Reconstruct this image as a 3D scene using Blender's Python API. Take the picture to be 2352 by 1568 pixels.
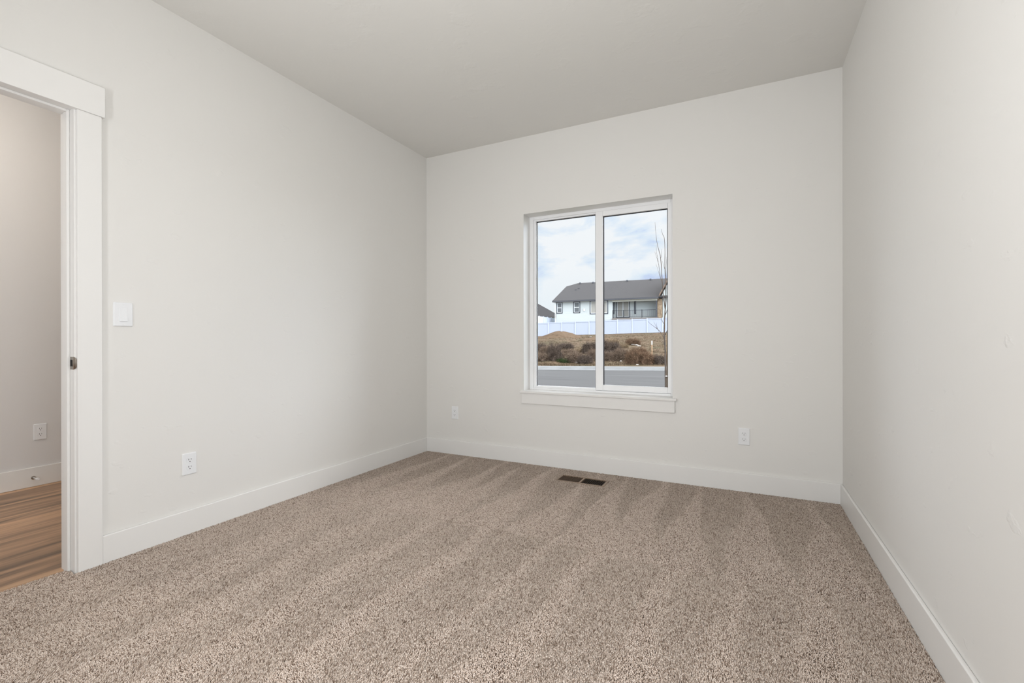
import bpy, bmesh, math, random
import numpy as np
from mathutils import Vector, Matrix

for o in list(bpy.data.objects):
    bpy.data.objects.remove(o, do_unlink=True)
S = bpy.context.scene
COL = S.collection

# ------------------------------------------------------------------ camera
CAM = Vector((2.66584, -3.53316, 1.02472))
FW = Vector((-0.44768163, 0.89419237, -0.00107586))
RT = Vector((0.89419272, 0.44768016, -0.00136464))
UP = RT.cross(FW)
cd = bpy.data.cameras.new('camera')
cd.sensor_width = 36.0
cd.lens = 36.0 * 1062.858 / 2352.0
cd.clip_start = 0.02
cd.clip_end = 600
co = bpy.data.objects.new('camera', cd)
COL.objects.link(co)
co.matrix_world = Matrix(((RT.x, UP.x, -FW.x, CAM.x), (RT.y, UP.y, -FW.y, CAM.y), (RT.z, UP.z, -FW.z, CAM.z), (0, 0, 0, 1)))
S.camera = co

# ------------------------------------------------------------------ exposure, sky, sun, soft lights
S.view_settings.view_transform = 'Standard'
S.view_settings.look = 'None'
S.view_settings.gamma = 1.0
S.view_settings.use_curve_mapping = False
S.view_settings.exposure = 0.0

world = bpy.data.worlds.new('sky')
S.world = world
world.use_nodes = True
nt = world.node_tree
nt.nodes.clear()
def nn(t, typ, **kw):
    n = t.nodes.new(typ)
    for k, v in kw.items():
        if k in n.inputs.keys() if isinstance(k, str) else False:
            n.inputs[k].default_value = v
        else:
            setattr(n, k, v)
    return n
wout = nn(nt, 'ShaderNodeOutputWorld')
bg = nn(nt, 'ShaderNodeBackground')
bg.inputs['Strength'].default_value = 1.0
tc = nn(nt, 'ShaderNodeTexCoord')
mp = nn(nt, 'ShaderNodeMapping')
mp.inputs['Location'].default_value = (3.1, 0.4, 0.9)
mp.inputs['Scale'].default_value = (1.0, 1.0, 1.9)
nz = nn(nt, 'ShaderNodeTexNoise')
nz.inputs['Scale'].default_value = 5.5
nz.inputs['Detail'].default_value = 8
nz.inputs['Roughness'].default_value = 0.55
nz.inputs['Distortion'].default_value = 0.3
rp = nn(nt, 'ShaderNodeValToRGB')
rp.color_ramp.elements[0].position = 0.41
rp.color_ramp.elements[0].color = (0.50, 0.62, 0.93, 1)
rp.color_ramp.elements[1].position = 0.56
rp.color_ramp.elements[1].color = (0.95, 0.97, 1.0, 1)
e = rp.color_ramp.elements.new(0.48)
e.color = (0.76, 0.86, 0.98, 1)
sx = nn(nt, 'ShaderNodeSeparateXYZ')
hr = nn(nt, 'ShaderNodeMapRange')
hr.inputs['From Min'].default_value = 0.05
hr.inputs['From Max'].default_value = 0.16
mx = nn(nt, 'ShaderNodeMix', data_type='RGBA')
mx.inputs[6].default_value = (0.86, 0.93, 0.98, 1)
nt.links.new(tc.outputs['Generated'], mp.inputs['Vector'])
nt.links.new(mp.outputs[0], nz.inputs['Vector'])
nt.links.new(nz.outputs['Fac'], rp.inputs['Fac'])
nt.links.new(tc.outputs['Generated'], sx.inputs[0])
nt.links.new(sx.outputs['Z'], hr.inputs['Value'])
nt.links.new(hr.outputs[0], mx.inputs[0])
nt.links.new(rp.outputs['Color'], mx.inputs[7])
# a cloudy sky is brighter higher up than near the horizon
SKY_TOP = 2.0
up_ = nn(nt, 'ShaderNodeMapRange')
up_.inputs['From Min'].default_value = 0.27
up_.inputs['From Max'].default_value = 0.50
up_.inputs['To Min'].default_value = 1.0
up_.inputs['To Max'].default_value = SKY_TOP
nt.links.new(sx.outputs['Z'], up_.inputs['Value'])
tint = nn(nt, 'ShaderNodeMix', data_type='RGBA')
tint.inputs[7].default_value = (0.97, 0.95, 0.93, 1)
tf = nn(nt, 'ShaderNodeMapRange')
tf.inputs['From Min'].default_value = 0.27
tf.inputs['From Max'].default_value = 0.50
tf.inputs['To Max'].default_value = 0.8
nt.links.new(sx.outputs['Z'], tf.inputs['Value'])
nt.links.new(tf.outputs[0], tint.inputs[0])
nt.links.new(mx.outputs[2], tint.inputs[6])
vs_ = nn(nt, 'ShaderNodeVectorMath', operation='SCALE')
nt.links.new(tint.outputs[2], vs_.inputs[0])
# extra sky brightness added beside the window view to light the jamb and walls
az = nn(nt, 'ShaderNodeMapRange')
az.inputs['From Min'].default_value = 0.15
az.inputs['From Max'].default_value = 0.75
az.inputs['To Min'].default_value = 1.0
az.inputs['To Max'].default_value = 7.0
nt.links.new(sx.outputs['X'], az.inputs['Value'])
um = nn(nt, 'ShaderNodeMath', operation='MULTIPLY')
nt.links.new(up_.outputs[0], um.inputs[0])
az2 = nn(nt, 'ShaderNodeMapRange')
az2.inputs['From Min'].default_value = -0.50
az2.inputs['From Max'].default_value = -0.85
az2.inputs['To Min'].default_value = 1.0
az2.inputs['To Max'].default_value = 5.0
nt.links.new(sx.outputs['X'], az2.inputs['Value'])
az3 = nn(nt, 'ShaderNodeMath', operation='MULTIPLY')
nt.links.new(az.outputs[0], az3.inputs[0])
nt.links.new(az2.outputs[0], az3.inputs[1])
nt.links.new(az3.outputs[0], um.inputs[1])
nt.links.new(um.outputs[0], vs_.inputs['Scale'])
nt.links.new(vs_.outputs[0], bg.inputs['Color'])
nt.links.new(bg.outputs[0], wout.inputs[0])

def light(name, typ, loc, energy, color=(1, 1, 1), target=None, **kw):
    l = bpy.data.lights.new(name, typ)
    l.energy = energy
    l.color = color
    for k, v in kw.items():
        setattr(l, k, v)
    o = bpy.data.objects.new(name, l)
    COL.objects.link(o)
    o.location = loc
    if typ == 'AREA':
        o.visible_glossy = False
    if target is not None:
        o.rotation_euler = (Vector(target) - Vector(loc)).to_track_quat('-Z', 'Y').to_euler()
    return o

light('sun', 'SUN', (-22, -9, 20), 0.8, (1.0, 0.95, 0.88), target=(2, 0, 0), angle=math.radians(12))
# soft bounced light from around the photographer, who stands in the open corner of the room
E_DOME, E_HALL = 3.0, 115.0
LC = (0.97, 0.988, 1.015)
light('bounce_light', 'AREA', (2.95, -3.5, 0.75), 27.5, LC, target=(0, -2.1, 0.45), shape='DISK', size=0.7)
light('bounce_light', 'AREA', (0.95, -4.0, 1.55), 35.0, LC, target=(3.2, -1.7, 1.65), shape='DISK', size=0.7)
light('hall_fill', 'AREA', (-1.0, -4.35, 1.1), 13.0, (0.95, 0.98, 1.05), target=(-1.6, -2.0, 0.7), shape='RECTANGLE', size=1.2, size_y=1.6)  # cool fill lamp added to brighten the lower hall wall
light('bounce_light', 'AREA', (2.4, -3.1, 1.4), 10.5, LC, target=(1.8, -1.3, 2.743), shape='DISK', size=0.6)

# ------------------------------------------------------------------ helpers
def mat(name, color, rough=0.6, metal=0.0, spec=0.5):
    m = bpy.data.materials.new(name)
    m.use_nodes = True
    b = m.node_tree.nodes['Principled BSDF']
    b.inputs['Base Color'].default_value = (*color, 1)
    b.inputs['Roughness'].default_value = rough
    b.inputs['Metallic'].default_value = metal
    b.inputs['Specular IOR Level'].default_value = spec
    return m

def srgb(r, g, b):
    f = lambda c: (c / 255 / 12.92) if c / 255 <= 0.04045 else ((c / 255 + 0.055) / 1.055) ** 2.4
    return (f(r), f(g), f(b))

def add_bump(m, scale, strength, dist=0.001, detail=3, stretch=(1, 1, 1), thresh=None):
    t = m.node_tree
    b = t.nodes['Principled BSDF']
    g = t.nodes.new('ShaderNodeNewGeometry')
    mpn = t.nodes.new('ShaderNodeMapping')
    mpn.inputs['Scale'].default_value = stretch
    n = t.nodes.new('ShaderNodeTexNoise')
    n.inputs['Scale'].default_value = scale
    n.inputs['Detail'].default_value = detail
    bp = t.nodes.new('ShaderNodeBump')
    bp.inputs['Strength'].default_value = strength
    bp.inputs['Distance'].default_value = dist
    t.links.new(g.outputs['Position'], mpn.inputs['Vector'])
    t.links.new(mpn.outputs[0], n.inputs['Vector'])
    src = n.outputs['Fac']
    if thresh:
        r = t.nodes.new('ShaderNodeValToRGB')
        r.color_ramp.elements[0].position = thresh[0]
        r.color_ramp.elements[1].position = thresh[1]
        t.links.new(src, r.inputs['Fac'])
        src = r.outputs['Color']
    t.links.new(src, bp.inputs['Height'])
    prev = b.inputs['Normal'].links[0].from_socket if b.inputs['Normal'].links else None
    if prev:
        t.links.new(prev, bp.inputs['Normal'])
    t.links.new(bp.outputs[0], b.inputs['Normal'])

def noise_color(m, scale, stops, stretch=(1, 1, 1), detail=5, rough=0.6, coord='Position'):
    t = m.node_tree
    b = t.nodes['Principled BSDF']
    g = t.nodes.new('ShaderNodeNewGeometry')
    mpn = t.nodes.new('ShaderNodeMapping')
    mpn.inputs['Scale'].default_value = stretch
    n = t.nodes.new('ShaderNodeTexNoise')
    n.inputs['Scale'].default_value = scale
    n.inputs['Detail'].default_value = detail
    n.inputs['Roughness'].default_value = rough
    r = t.nodes.new('ShaderNodeValToRGB')
    els = r.color_ramp.elements
    els[0].position, els[0].color = stops[0][0], (*stops[0][1], 1)
    els[1].position, els[1].color = stops[-1][0], (*stops[-1][1], 1)
    for p, c in stops[1:-1]:
        x = els.new(p)
        x.color = (*c, 1)
    t.links.new(g.outputs['Position'], mpn.inputs['Vector'])
    t.links.new(mpn.outputs[0], n.inputs['Vector'])
    t.links.new(n.outputs['Fac'], r.inputs['Fac'])
    t.links.new(r.outputs['Color'], b.inputs['Base Color'])
    return r

def box(bm, lo, hi):
    vs = [bm.verts.new((x, y, z)) for z in (lo[2], hi[2]) for y in (lo[1], hi[1]) for x in (lo[0], hi[0])]
    for f in ((0, 2, 3, 1), (4, 5, 7, 6), (0, 1, 5, 4), (2, 6, 7, 3), (0, 4, 6, 2), (1, 3, 7, 5)):
        bm.faces.new([vs[i] for i in f])
    return vs

def poly_prism(bm, pts, axis, a, b):
    """extrude 2-D outline pts along axis from a to b"""
    def mk(p, t):
        if axis == 0: return (t, p[0], p[1])
        if axis == 1: return (p[0], t, p[1])
        return (p[0], p[1], t)
    A = [bm.verts.new(mk(p, a)) for p in pts]
    B = [bm.verts.new(mk(p, b)) for p in pts]
    n = len(pts)
    bm.faces.new(A)
    bm.faces.new(B[::-1])
    for i in range(n):
        bm.faces.new([A[i], B[i], B[(i + 1) % n], A[(i + 1) % n]])

def tube(bm, pts, radii, sides=8, cap=True):
    rings = []
    n = len(pts)
    pts = [Vector(p) for p in pts]
    for i, p in enumerate(pts):
        d = (pts[min(i + 1, n - 1)] - pts[max(i - 1, 0)]).normalized()
        a = Vector((0, 0, 1)) if abs(d.z) < 0.9 else Vector((1, 0, 0))
        u = d.cross(a).normalized()
        v = d.cross(u)
        rings.append([bm.verts.new(p + (u * math.cos(2 * math.pi * k / sides) + v * math.sin(2 * math.pi * k / sides)) * radii[i]) for k in range(sides)])
    for i in range(n - 1):
        for k in range(sides):
            bm.faces.new([rings[i][k], rings[i][(k + 1) % sides], rings[i + 1][(k + 1) % sides], rings[i + 1][k]])
    if cap:
        bm.faces.new(rings[0][::-1])
        bm.faces.new(rings[-1])

def link(name, bm, m, parent=None, bevel=0.0, seg=2, smooth=False, recalc=True):
    if recalc:
        bmesh.ops.recalc_face_normals(bm, faces=bm.faces)
    me = bpy.data.meshes.new(name)
    bm.to_mesh(me)
    bm.free()
    if m is not None:
        me.materials.append(m)
    o = bpy.data.objects.new(name, me)
    COL.objects.link(o)
    if smooth:
        me.polygons.foreach_set('use_smooth', [True] * len(me.polygons))
    if bevel > 0:
        md = o.modifiers.new('bevel', 'BEVEL')
        md.width = bevel
        md.segments = seg
        md.limit_method = 'ANGLE'
        md.angle_limit = math.radians(40)
        me.polygons.foreach_set('use_smooth', [True] * len(me.polygons))
        wn = o.modifiers.new('wn', 'WEIGHTED_NORMAL')
        wn.keep_sharp = True
    if parent is not None:
        o.parent = parent
    return o

def boxes(name, lst, m, parent=None, bevel=0.0):
    bm = bmesh.new()
    for lo, hi in lst:
        box(bm, lo, hi)
    return link(name, bm, m, parent, bevel)

def empty(name, loc=(0, 0, 0), rz=0.0):
    o = bpy.data.objects.new(name, None)
    o.empty_display_size = 0.1
    COL.objects.link(o)
    o.location = loc
    o.rotation_euler = (0, 0, rz)
    return o

def tag(o, label=None, cat=None, group=None, kind=None):
    if label: o['label'] = label
    if cat: o['category'] = cat
    if group: o['group'] = group
    if kind: o['kind'] = kind
    return o

def copy_tree(o, parent=None):
    c = o.copy()
    COL.objects.link(c)
    if parent is not None:
        c.parent = parent
    for ch in o.children:
        copy_tree(ch, c)
    return c

# ------------------------------------------------------------------ materials
WALL = mat('wall_paint', (0.765, 0.752, 0.722), 0.75, spec=0.3)
add_bump(WALL, 55, 0.12, 0.002, 4)
add_bump(WALL, 9, 0.35, 0.003, 6, (1, 1, 1.6), thresh=(0.64, 0.70))
CEIL = mat('ceiling_paint', (0.75, 0.735, 0.70), 0.85, spec=0.2)
add_bump(CEIL, 40, 0.2, 0.003, 4)
add_bump(CEIL, 8, 0.25, 0.004, 6, thresh=(0.58, 0.68))
TRIM = mat('trim_paint', (0.805, 0.795, 0.772), 0.38)
VINYL = mat('window_vinyl', (0.90, 0.905, 0.91), 0.35)
PLASTIC = mat('white_plastic', (0.82, 0.83, 0.84), 0.3)
DARK = mat('dark_slot', (0.02, 0.02, 0.02), 0.6)
GASKET = mat('glazing_gasket', (0.015, 0.016, 0.02), 0.5)
STEEL = mat('satin_nickel', (0.42, 0.38, 0.34), 0.35, 1.0)
BRONZE = mat('register_paint', srgb(150, 130, 112), 0.45, 0.2)
BRONZE_D = mat('register_slats', srgb(88, 68, 50), 0.5, 0.3)

GLASS = bpy.data.materials.new('window_glass')
GLASS.use_nodes = True
t = GLASS.node_tree
t.nodes.clear()
o_ = t.nodes.new('ShaderNodeOutputMaterial')
tr = t.nodes.new('ShaderNodeBsdfTransparent')
tr.inputs['Color'].default_value = (0.97, 0.98, 0.98, 1)
gl = t.nodes.new('ShaderNodeBsdfGlossy')
gl.inputs['Roughness'].default_value = 0.02
fr = t.nodes.new('ShaderNodeFresnel')
fr.inputs['IOR'].default_value = 1.2
mxs = t.nodes.new('ShaderNodeMixShader')
t.links.new(fr.outputs[0], mxs.inputs[0])
t.links.new(tr.outputs[0], mxs.inputs[1])
t.links.new(gl.outputs[0], mxs.inputs[2])
t.links.new(mxs.outputs[0], o_.inputs['Surface'])

# ------------------------------------------------------------------ room shell
W, CH, YN = 3.2225, 2.743, -4.45      # width, ceiling height, near wall
WT = 0.13                             # partition thickness
OPX = (1.006, 2.205)                  # window opening
OPZ = (0.607, 2.094)
DY = (-3.385, -2.563)                 # door rough opening (jamb faces)
DZ = 2.065
XT = 0.19                             # outside wall thickness

tag(boxes('wall_far', [((-2.2, 0, -0.4), (OPX[0], XT, CH)), ((OPX[1], 0, -0.4), (W + WT, XT, CH)),
                       ((OPX[0], 0, -0.4), (OPX[1], XT, OPZ[0] - 0.018)), ((OPX[0], 0, OPZ[1]), (OPX[1], XT, CH))], WALL), kind='structure')
tag(boxes('wall_left', [((-WT, DY[1] + 0.018, -0.4), (0, 0, CH)), ((-WT, YN, -0.4), (0, DY[0] - 0.018, CH)),
                        ((-WT, DY[0] - 0.018, DZ + 0.018), (0, DY[1] + 0.018, CH))], WALL), kind='structure')
tag(boxes('wall_right', [((W, YN, -0.4), (W + WT, 0, CH))], WALL), kind='structure')
tag(boxes('wall_near', [((-2.2, YN - WT, -0.4), (W + WT, YN, CH))], WALL), kind='structure')
tag(boxes('ceiling', [((-2.2, YN - WT, CH), (W + WT, XT, CH + 0.12))], CEIL), kind='structure')
HX = -1.903
HWALL = mat('hall_wall_paint', (0.72, 0.71, 0.70), 0.75, spec=0.3)
add_bump(HWALL, 55, 0.12, 0.002, 4)
tag(boxes('wall_hall', [((HX - 0.12, YN, -0.4), (HX, 0, CH))], HWALL), kind='structure')
tag(boxes('wall_hall_end', [((HX, -1.2, -0.4), (-WT, -1.08, CH))], HWALL), kind='structure')

# carpet base and pile
CARP = mat('carpet_backing', srgb(110, 94, 80), 0.95, spec=0.1)
noise_color(CARP, 150, [(0.3, srgb(80, 66, 54)), (0.7, srgb(150, 134, 120))], detail=2)
CZ = -0.012
tag(boxes('floor', [((-0.062, DY[0], -0.4), (0.0, DY[1], CZ)), ((0, YN, -0.4), (W, 0, CZ))], CARP), kind='structure')
VX, VY = (1.415, 1.785), (-0.335, -0.178)      # floor register

rng = np.random.default_rng(7)
sp = 0.0042
xs = np.arange(-0.062, W - 0.014, sp)
ys = np.arange(-3.6, -0.014, sp * 0.866)
gx, gy = np.meshgrid(xs, ys)
gx = gx + (np.arange(len(ys)) % 2)[:, None] * sp * 0.5
gx, gy = gx.ravel(), gy.ravel()
gx = gx + rng.uniform(-0.4, 0.4, gx.size) * sp
gy = gy + rng.uniform(-0.4, 0.4, gy.size) * sp
keep = ((gx > 0.016) & (gx < W - 0.016) & (gy < -0.016)) | ((gx <= 0.016) & (gx > -0.062) & (gy > DY[0] + 0.004) & (gy < DY[1] - 0.004))
keep &= ~((gx > VX[0] - 0.002) & (gx < VX[1] + 0.002) & (gy > VY[0] - 0.002) & (gy < VY[1] + 0.002))
gx, gy = gx[keep], gy[keep]
N = gx.size
# direction the vacuum cleaner laid the pile: +1 away from the door side, -1 towards it
def lay(x, y):
    wob = 0.02 * np.sin(7 * y + 3 * x) + 0.012 * np.sin(17 * x + 5 * y)
    # strokes against the window wall: wedges whose points end at the wall
    cA = np.array([0.26, 0.56, 0.84, 1.05, 1.34, 1.64, 1.92, 2.13, 2.38, 2.72, 3.02])
    yy = np.clip((-y - 0.12) / 1.2, 0, 1)
    halfA = 0.012 + 0.125 * yy ** 1.15
    dA = np.min(np.abs((x + wob * 0.6 - 0.04 * np.sin(9 * x) * (1 - yy))[:, None] - cA[None, :]), axis=1)
    A = np.clip((halfA - dA) / 0.03 + 0.5, 0, 1)
    # long strokes from the line back towards the door
    cB = np.array([0.10, 0.42, 0.72, 1.08, 1.42, 1.80, 2.06, 2.38, 2.64, 2.89, 3.14])
    zz = np.clip((-y - 1.33) / 1.4, 0, 1)
    halfB = 0.025 + 0.055 * zz
    halfB = halfB * (0.75 + 0.5 * np.sin(x * 13 + 1.3))
    halfB = halfB + np.clip((1.25 - x) * 0.06, 0, 0.09)
    slant = x + 0.10 * (y + 1.33) * np.sin(2.1 * x + 0.5) + wob
    dB = np.min(np.abs(slant[:, None] - cB[None, :]), axis=1)
    B = np.clip((halfB - dB) / 0.05 + 0.5, 0, 1)
    edge = -1.33 + 0.02 * np.sin(5 * x) + 0.01 * np.sin(23 * x)
    s = np.clip((y - edge) / 0.03 + 0.5, 0, 1)
    return (A * 2 - 1) * s + (B * 2 - 1) * (1 - s) * 0.80
L = lay(gx, gy)
def vnoise(x, y, sc, seed):
    r2 = np.random.default_rng(seed)
    g = r2.uniform(-1, 1, (256, 256))
    X, Y = x * sc + 40, y * sc + 90
    ix, iy = np.floor(X).astype(int), np.floor(Y).astype(int)
    fx, fy = X - ix, Y - iy
    fx, fy = fx * fx * (3 - 2 * fx), fy * fy * (3 - 2 * fy)
    a = g[ix % 256, iy % 256]; b = g[(ix + 1) % 256, iy % 256]
    c = g[ix % 256, (iy + 1) % 256]; d = g[(ix + 1) % 256, (iy + 1) % 256]
    return (a * (1 - fx) + b * fx) * (1 - fy) + (c * (1 - fx) + d * fx) * fy
patch = vnoise(gx, gy, 9, 1) * 0.5 + vnoise(gx, gy, 23, 2) * 0.4
lean_y = 0.0012 - L * 0.0060 + patch * 0.0022 + rng.normal(0, 0.0020, N)
lean_x = vnoise(gx, gy, 6, 3) * 0.0016 + rng.normal(0, 0.0022, N)
hh = rng.uniform(0.0100, 0.0130, N) - 0.0006 * np.abs(L)
ang = rng.uniform(0, 2 * np.pi, N)
V = np.zeros((N, 7, 3), np.float32)
for k in range(3):
    a = ang + k * 2 * np.pi / 3
    V[:, k, 0] = gx + np.cos(a) * 0.0021
    V[:, k, 1] = gy + np.sin(a) * 0.0021
    V[:, k, 2] = CZ - 0.001
    a = a + 0.5
    V[:, 3 + k, 0] = gx + lean_x * 0.7 + np.cos(a) * 0.0024
    V[:, 3 + k, 1] = gy + lean_y * 0.7 + np.sin(a) * 0.0024
    V[:, 3 + k, 2] = CZ + hh * 0.72
V[:, 6, 0] = gx + lean_x * 1.1
V[:, 6, 1] = gy + lean_y * 1.1
V[:, 6, 2] = CZ + hh
me = bpy.data.meshes.new('carpet')
loops_per = 3 * 4 + 3 * 3
tuft = np.array([0, 1, 4, 3, 1, 2, 5, 4, 2, 0, 3, 5, 3, 4, 6, 4, 5, 6, 5, 3, 6])
base = (np.arange(N) * 7)[:, None]
me.vertices.add(N * 7)
me.vertices.foreach_set('co', V.ravel())
me.loops.add(N * loops_per)
me.loops.foreach_set('vertex_index', (base + tuft[None, :]).ravel().astype(np.int32))
me.polygons.add(N * 6)
st = np.array([0, 4, 8, 12, 15, 18])
me.polygons.foreach_set('loop_start', ((np.arange(N) * loops_per)[:, None] + st[None, :]).ravel().astype(np.int32))
me.polygons.foreach_set('use_smooth', np.ones(N * 6, bool))
me.update(calc_edges=True)
# fleck colours of the twisted yarn: cream, taupe and brown tufts in small clumps
lightc = np.array(srgb(231, 218, 207)); midc = np.array(srgb(200, 183, 169)); darkc = np.array(srgb(114, 93, 77))
cl = vnoise(gx, gy, 120, 5) * 0.2 + rng.uniform(-1, 1, N) * 0.85
tt = np.clip(cl * 0.5 + 0.5, 0, 1)[:, None]
colr = np.where(tt < 0.4, darkc + (midc - darkc) * (tt / 0.4), midc + (lightc - midc) * ((tt - 0.4) / 0.6))
attr = me.attributes.new('fleck', 'BYTE_COLOR', 'POINT')
rgba = np.ones((N, 7, 4), np.float32)
rgba[:, :, :3] = colr[:, None, :]
attr.data.foreach_set('color', rgba.ravel())
del V, rgba
PILE = mat('carpet_yarn', (0.6, 0.5, 0.45), 0.9, spec=0.15)
at = PILE.node_tree.nodes.new('ShaderNodeAttribute')
at.attribute_name = 'fleck'
PILE.node_tree.links.new(at.outputs['Color'], PILE.node_tree.nodes['Principled BSDF'].inputs['Base Color'])
me.materials.append(PILE)
carpet = bpy.data.objects.new('carpet', me)
COL.objects.link(carpet)
tag(carpet, 'beige and brown flecked cut pile carpet with vacuum stripes over the room floor', 'carpet', kind='stuff')

# hall floor: long vinyl planks running parallel to the doorway
HF = -0.015
PL = mat('hall_planks', (0.4, 0.28, 0.2), 0.42)
t = PL.node_tree
b = t.nodes['Principled BSDF']
g = t.nodes.new('ShaderNodeNewGeometry')
sxyz = t.nodes.new('ShaderNodeSeparateXYZ')
t.links.new(g.outputs['Position'], sxyz.inputs[0])
dv = t.nodes.new('ShaderNodeMath'); dv.operation = 'DIVIDE'; dv.inputs[1].default_value = 0.152
t.links.new(sxyz.outputs['X'], dv.inputs[0])
fl = t.nodes.new('ShaderNodeMath'); fl.operation = 'FLOOR'
t.links.new(dv.outputs[0], fl.inputs[0])
frc = t.nodes.new('ShaderNodeMath'); frc.operation = 'FRACT'
t.links.new(dv.outputs[0], frc.inputs[0])
wn = t.nodes.new('ShaderNodeTexWhiteNoise'); wn.noise_dimensions = '1D'
t.links.new(fl.outputs[0], wn.inputs['W'])
cmb = t.nodes.new('ShaderNodeCombineXYZ')
ml = t.nodes.new('ShaderNodeMath'); ml.operation = 'MULTIPLY'; ml.inputs[1].default_value = 7.0
t.links.new(wn.outputs['Value'], ml.inputs[0])
mlx = t.nodes.new('ShaderNodeMath'); mlx.operation = 'MULTIPLY'; mlx.inputs[1].default_value = 13.0
t.links.new(sxyz.outputs['X'], mlx.inputs[0])
mly = t.nodes.new('ShaderNodeMath'); mly.operation = 'MULTIPLY'; mly.inputs[1].default_value = 1.1
t.links.new(sxyz.outputs['Y'], mly.inputs[0])
ady = t.nodes.new('ShaderNodeMath'); ady.operation = 'ADD'
t.links.new(mly.outputs[0], ady.inputs[0]); t.links.new(ml.outputs[0], ady.inputs[1])
t.links.new(mlx.outputs[0], cmb.inputs[0]); t.links.new(ady.outputs[0], cmb.inputs[1]); t.links.new(ml.outputs[0], cmb.inputs[2])
nz1 = t.nodes.new('ShaderNodeTexNoise'); nz1.inputs['Scale'].default_value = 1.0; nz1.inputs['Detail'].default_value = 6; nz1.inputs['Roughness'].default_value = 0.55; nz1.inputs['Distortion'].default_value = 0.5
t.links.new(cmb.outputs[0], nz1.inputs['Vector'])
r1 = t.nodes.new('ShaderNodeValToRGB')
els = r1.color_ramp.elements
els[0].position, els[0].color = 0.30, (*srgb(94, 78, 64), 1)
els[1].position, els[1].color = 0.72, (*srgb(208, 170, 134), 1)
q = els.new(0.42); q.color = (*srgb(142, 115, 92), 1)
q = els.new(0.56); q.color = (*srgb(184, 147, 116), 1)
t.links.new(nz1.outputs['Fac'], r1.inputs['Fac'])
mv = t.nodes.new('ShaderNodeMapRange')
mv.inputs['To Min'].default_value = 0.78
mv.inputs['To Max'].default_value = 1.12
t.links.new(wn.outputs['Value'], mv.inputs['Value'])
seam = t.nodes.new('ShaderNodeMath'); seam.operation = 'GREATER_THAN'; seam.inputs[1].default_value = 0.018
t.links.new(frc.outputs[0], seam.inputs[0])
sm = t.nodes.new('ShaderNodeMapRange'); sm.inputs['To Min'].default_value = 0.55
t.links.new(seam.outputs[0], sm.inputs['Value'])
mm = t.nodes.new('ShaderNodeMath'); mm.operation = 'MULTIPLY'
t.links.new(mv.outputs[0], mm.inputs[0]); t.links.new(sm.outputs[0], mm.inputs[1])
vm = t.nodes.new('ShaderNodeVectorMath'); vm.operation = 'SCALE'
t.links.new(r1.outputs['Color'], vm.inputs[0]); t.links.new(mm.outputs[0], vm.inputs['Scale'])
t.links.new(vm.outputs[0], b.inputs['Base Color'])
tag(boxes('floor_hall', [((HX, YN, -0.4), (-WT, -1.2, HF)), ((-WT, DY[0], -0.4), (-0.064, DY[1], HF))], PL), kind='structure')

# baseboards
BT, BH = 0.015, 0.124
def baseboard(name, x0, y0, x1, y1, z0, z1=BH):
    return tag(boxes(name, [((x0, y0, z0), (x1, y1, z1))], TRIM, bevel=0.0045), kind='structure')
baseboard('baseboard_far', 0.0, -BT, W, 0.0, CZ)
baseboard('baseboard_left', 0.0, -2.469, BT, -BT, CZ)
baseboard('baseboard_right', W - BT, YN, W, -BT, CZ)
baseboard('baseboard_near', 0.0, YN, W - BT, YN + BT, CZ)
baseboard('baseboard_hall', HX, YN, HX + BT, -1.2, HF)

# ------------------------------------------------------------------ door frame
door = tag(empty('door_1', (0, -2.97, 0)), kind='structure')
def in_door(o):
    o.parent = door
    o.matrix_parent_inverse = Matrix.Translation((0, 2.97, 0))
    return o
in_door(boxes('jamb', [((-WT, DY[1], -0.03), (0, DY[1] + 0.018, DZ)), ((-WT, DY[0] - 0.018, -0.03), (0, DY[0], DZ)),
                       ((-WT, DY[0] - 0.018, DZ), (0, DY[1] + 0.018, DZ + 0.018))], TRIM, bevel=0.0015))
in_door(boxes('door_stop', [((-0.078, DY[1] - 0.011, -0.02), (-0.040, DY[1], DZ)), ((-0.078, DY[0], -0.02), (-0.040, DY[0] + 0.011, DZ)),
                            ((-0.078, DY[0] + 0.011, DZ - 0.011), (-0.040, DY[1] - 0.011, DZ))], TRIM, bevel=0.002))
CL = (DY[1] + 0.006, -2.469)
in_door(boxes('casing_leg', [((0, CL[0], -0.02), (0.018, CL[1], 2.059))], TRIM, bevel=0.002))
in_door(boxes('casing_leg', [((0, DY[0] - 0.094, -0.02), (0.018, DY[0] - 0.006, 2.059))], TRIM, bevel=0.002))
in_door(boxes('head_casing', [((0, DY[0] - 0.105, 2.059), (0.024, -2.458, 2.196))], TRIM, bevel=0.002))
in_door(boxes('casing_leg', [((-WT - 0.018, CL[0], -0.02), (-WT, CL[1], 2.059))], TRIM, bevel=0.002))
in_door(boxes('casing_leg', [((-WT - 0.018, DY[0] - 0.094, -0.02), (-WT, DY[0] - 0.006, 2.059))], TRIM, bevel=0.002))
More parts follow.
